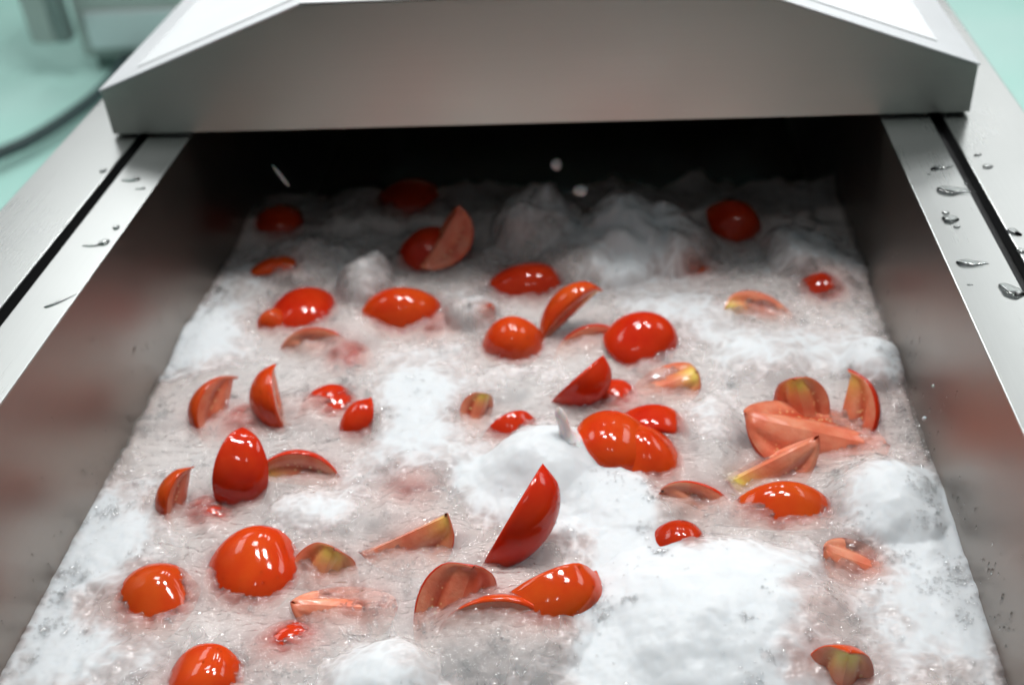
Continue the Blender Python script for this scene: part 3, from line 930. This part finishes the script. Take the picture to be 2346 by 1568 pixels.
bx_, by_, rad = np.concatenate(bx_), np.concatenate(by_), np.concatenate(rad)
ok_ = np.abs(bx_) < A - 0.002
bx_, by_, rad = bx_[ok_], by_[ok_], rad[ok_]
bz_ = surf(bx_, by_)[0]
bm = bmesh.new()
bmesh.ops.create_icosphere(bm, subdivisions=2, radius=1.0)
tv = np.array([v.co[:] for v in bm.verts])
tf = np.array([[v.index for v in f.verts] for f in bm.faces])
bm.free()
pos = np.stack([bx_, by_, bz_ + 0.15 * rad], -1)
half = rng.uniform(0, 1, len(pos)) < 0.97
for nm, sel, mt, lb in (('bubbles', half, BUBBLE, 'tiny clear bubbles scattered over the froth'), ('droplets', ~half, WATER, 'tiny glassy beads of water scattered over the froth')):
    P, rr = pos[sel], rad[sel]
    BV = (P[:, None, :] + tv[None] * rr[:, None, None]).reshape(-1, 3)
    BF = (tf[None] + (np.arange(len(P)) * len(tv))[:, None, None]).reshape(-1, 3)
    tag(link(bpy.data.objects.new(nm, big_mesh(nm, BV, BF, mt, 3))), lb, nm, kind='stuff')

P, rr = np.array([q[:] for q, _ in BEADS]), np.array([r for _, r in BEADS])
BV = (P[:, None, :] + tv[None] * rr[:, None, None]).reshape(-1, 3)
BF = (tf[None] + (np.arange(len(P)) * len(tv))[:, None, None]).reshape(-1, 3)
tag(link(bpy.data.objects.new('skin_beads', big_mesh('skin_beads', BV, BF, FILM, 3))), 'fine beads of water clinging to the tomato skins', 'water beads', kind='stuff')

# ------------------------------------------------------------------ splash and flying drops


def lathe(name, rings, mat, parent=None, seg=20):
    vs, fs = [], []
    for (c, r) in rings:
        for k in range(seg):
            a = 2 * math.pi * k / seg
            vs.append(Vector(c) + Vector((math.cos(a) * r, math.sin(a) * r, 0)))
    for j in range(len(rings) - 1):
        for k in range(seg):
            k2 = (k + 1) % seg
            fs.append((j * seg + k, j * seg + k2, (j + 1) * seg + k2, (j + 1) * seg + k))
    return mesh_obj(name, vs, fs, mat, parent, True)


m, nt, b = new_mat('splash_water')
b.inputs['Base Color'].default_value = (0.80, 0.82, 0.82, 1)
b.inputs['Roughness'].default_value = 0.12
b.inputs['Transmission Weight'].default_value = 0.25
b.inputs['Subsurface Weight'].default_value = 0.4
b.inputs['Subsurface Scale'].default_value = 0.01
bump(nt, noise(nt, mapped(nt), 120.0), 0.2, 0.002, b)
SPLASH = m
m, nt, b = new_mat('white_froth')
nt.links.new(ramp(nt, noise(nt, mapped(nt), 60.0), [(0.3, (0.80, 0.82, 0.82)), (0.7, (0.88, 0.89, 0.90))]), b.inputs['Base Color'])
b.inputs['Roughness'].default_value = 0.2
b.inputs['Subsurface Weight'].default_value = 0.5
b.inputs['Subsurface Scale'].default_value = 0.01
FROTH = m
j0 = at(1296, 1000, WZ + 0.026)
rings = []
for i in range(15):
    t = i / 14
    h = t * 0.050
    r = 0.024 * math.exp(-t * 7) + 0.0062 - 0.0022 * t + 0.0006 * math.sin(t * 11)
    if t > 0.8:
        r *= max(0.03, math.sqrt(max(0, 1 - ((t - 0.8) / 0.2) ** 2)))
    rings.append(((j0.x - 0.004 * t + 0.0015 * math.sin(5 * t), j0.y, j0.z - 0.012 + h), r))
js = lathe('water_jet', rings, FROTH)
tag(js, 'thin white jet of water shooting up from the centre foam mound', 'splash')


def drop(px, py, z, r, stretch, label, tilt=0.0):
    bm = bmesh.new()
    bmesh.ops.create_icosphere(bm, subdivisions=3, radius=1.0)
    for v in bm.verts:
        t = (v.co.z + 1) / 2
        k = 1 - 0.45 * t if stretch > 1.5 else 1 + 0.08 * math.sin(4 * v.co.x)
        v.co = Vector((v.co.x * r * k, v.co.y * r * k, v.co.z * r * stretch))
    o = bm_obj('flying_drop', bm, SPLASH, None, True)
    o.location = at(px, py, z)
    o.rotation_euler = (0, tilt, 0)
    tag(o, label, 'water drop', 'drops in the air over the tank')


drop(1275, 377, -0.075, 0.0070, 1.1, 'round drop in the air above the dark foam heaps under the hood')
drop(643, 402, -0.06, 0.0028, 6.0, 'long thin streak of water falling under the hood, left', -0.5)
drop(1330, 436, -0.09, 0.009, 0.7, 'flattened drop between the two tall foam heaps under the hood')
drop(2140, 884, -0.12, 0.0022, 1.0, 'tiny drop in front of the right tank wall, upper of two')
drop(2118, 958, -0.14, 0.0022, 1.0, 'tiny drop in front of the right tank wall, lower of two')

# ------------------------------------------------------------------ water lying on the rails


def puddle(px, py, lx, ly, h, ang, label, seed, tail=0.0):
    """a flat drop on the rail: lx, ly half sizes in metres, tail draws one end to a point"""
    rnd = random.Random(seed)
    ph = [rnd.uniform(0, 6.28) for _ in range(4)]
    c = at(px, py, 0.0)
    seg, rg_ = 36, 9
    vs, fs = [], []
    for j in range(rg_ + 1):
        q = j / rg_
        for k in range(seg):
            a = 2 * math.pi * k / seg
            w = 1 + 0.13 * math.sin(2 * a + ph[0]) + 0.09 * math.sin(3 * a + ph[1]) + 0.05 * math.sin(5 * a + ph[2])
            x = math.cos(a)
            k2 = (1 - tail * 0.75 * max(0, x)) if tail else 1
            vs.append((x * lx * w * q * (1 + tail * 0.5 * max(0, x)), math.sin(a) * ly * w * q * k2, 0.0003 + h * (1 - q ** 2.6) ** 0.62))
    for j in range(rg_):
        for k in range(seg):
            k2 = (k + 1) % seg
            fs.append((j * seg + k, (j + 1) * seg + k, (j + 1) * seg + k2, j * seg + k2))
    n0 = len(vs)
    for k in range(seg):
        v = vs[rg_ * seg + k]
        vs.append((v[0], v[1], 0.0003))
    fs.append(tuple(range(n0 + seg - 1, n0 - 1, -1)))
    bm = bmesh.new()
    bv = [bm.verts.new(v) for v in vs]
    for f in fs:
        bm.faces.new([bv[i] for i in f])
    bmesh.ops.remove_doubles(bm, verts=bm.verts, dist=1e-5)
    o = bm_obj('water_drop', bm, FILM, None, True)
    o.location = (c.x, c.y, 0)
    o.rotation_euler = (0, 0, ang)
    tag(o, label, 'water drop', 'water drops on the tank rails')


PD = [(2155, 384, 0.013, 0.006, 0.0030, 0.3, 'flat pale water patch on the right rim, first below the hood', 0.3),
      (2180, 438, 0.017, 0.011, 0.0046, -0.1, 'largest shield-shaped water drop on the right rim', 0.8),
      (2128, 398, 0.0022, 0.0022, 0.0014, 0, 'tiny water bead left of the large drop on the right rim', 0),
      (2176, 503, 0.010, 0.008, 0.0036, -0.7, 'lumpy water drop below the large one on the right rim', 0.2),
      (2166, 488, 0.004, 0.004, 0.0022, 0, 'small bead touching the lumpy drop on the right rim', 0),
      (2192, 520, 0.0035, 0.003, 0.0018, 0, 'small bead just under the lumpy drop on the right rim', 0),
      (2220, 604, 0.014, 0.0065, 0.0038, 0.0, 'lens-shaped water drop midway down the right rim', 0.7),
      (2316, 668, 0.011, 0.013, 0.0048, 0.2, 'thick crooked water drop lowest on the right rim', 0.2),
      (2222, 652, 0.003, 0.0012, 0.0008, 0, 'thin water speck near the inner edge of the right rim', 0),
      (2262, 382, 0.006, 0.005, 0.0030, 0.6, 'hook-shaped water drop on the right outer rail', 0),
      (2213, 421, 0.003, 0.0022, 0.0015, 0, 'small bead on the right outer rail beside the groove', 0),
      (2240, 355, 0.005, 0.003, 0.0016, 0.3, 'faint water patch highest on the right outer rail', 0.2),
      (2322, 532, 0.006, 0.008, 0.0030, 0.9, 'narrow water drop by the groove on the right outer rail', 0.3),
      (2340, 575, 0.005, 0.006, 0.0026, 0.5, 'water drop at the picture edge on the right outer rail', 0.1),
      (300, 412, 0.012, 0.006, 0.0026, 0.2, 'forked water drop highest on the left rim', 0.4),
      (322, 432, 0.006, 0.003, 0.0014, 0, 'thin smear of water under the forked drop on the left rim', 0.4),
      (266, 522, 0.005, 0.0045, 0.0028, 0, 'round bead beside the inner edge of the left rim', 0),
      (238, 556, 0.007, 0.006, 0.0034, 0.2, 'bright water drop with a tail on the left rim', 0.2),
      (208, 563, 0.009, 0.0028, 0.0014, 3.1, 'thin tail of water left of the bright drop on the left rim', 0.6),
      (132, 692, 0.018, 0.0030, 0.0012, 0.75, 'long wavy water streak lowest on the left rim', 0.3),
      (236, 392, 0.005, 0.006, 0.0014, 0.5, 'faint water smear on the left outer rail', 0.2)]
for i, (px, py, lx, ly, h, an, lb, tl) in enumerate(PD):
    puddle(px, py, lx * 0.8, ly * 0.9, h * 0.7, an, lb, i + 3, tl)

# drip beads and froth specks clinging to the tank walls
rng = np.random.default_rng(11)
sp_v, sp_f = [], []
cnt = 0
for s, n in ((1, 70), (-1, 40)):
    for k in range(n):
        y = rng.uniform(-0.62, -0.12)
        zc = WZ + 0.012 + abs(rng.normal(0, 0.045))
        if zc > -0.02:
            continue
        r = rng.uniform(0.0005, 0.0012)
        st = rng.uniform(1.0, 4.5)
        x = s * (A - 0.0003)
        sp_v.append(tv * np.array([r * 0.7, r, r * st]) + np.array([x, y, zc]))
        sp_f.append(tf + cnt * len(tv))
        cnt += 1
wb = link(bpy.data.objects.new('wall_droplets', big_mesh('wall_droplets', np.concatenate(sp_v), np.concatenate(sp_f), WATER, 3)))
tag(wb, 'fine droplets clinging to the steel tank walls', 'droplets', kind='stuff')
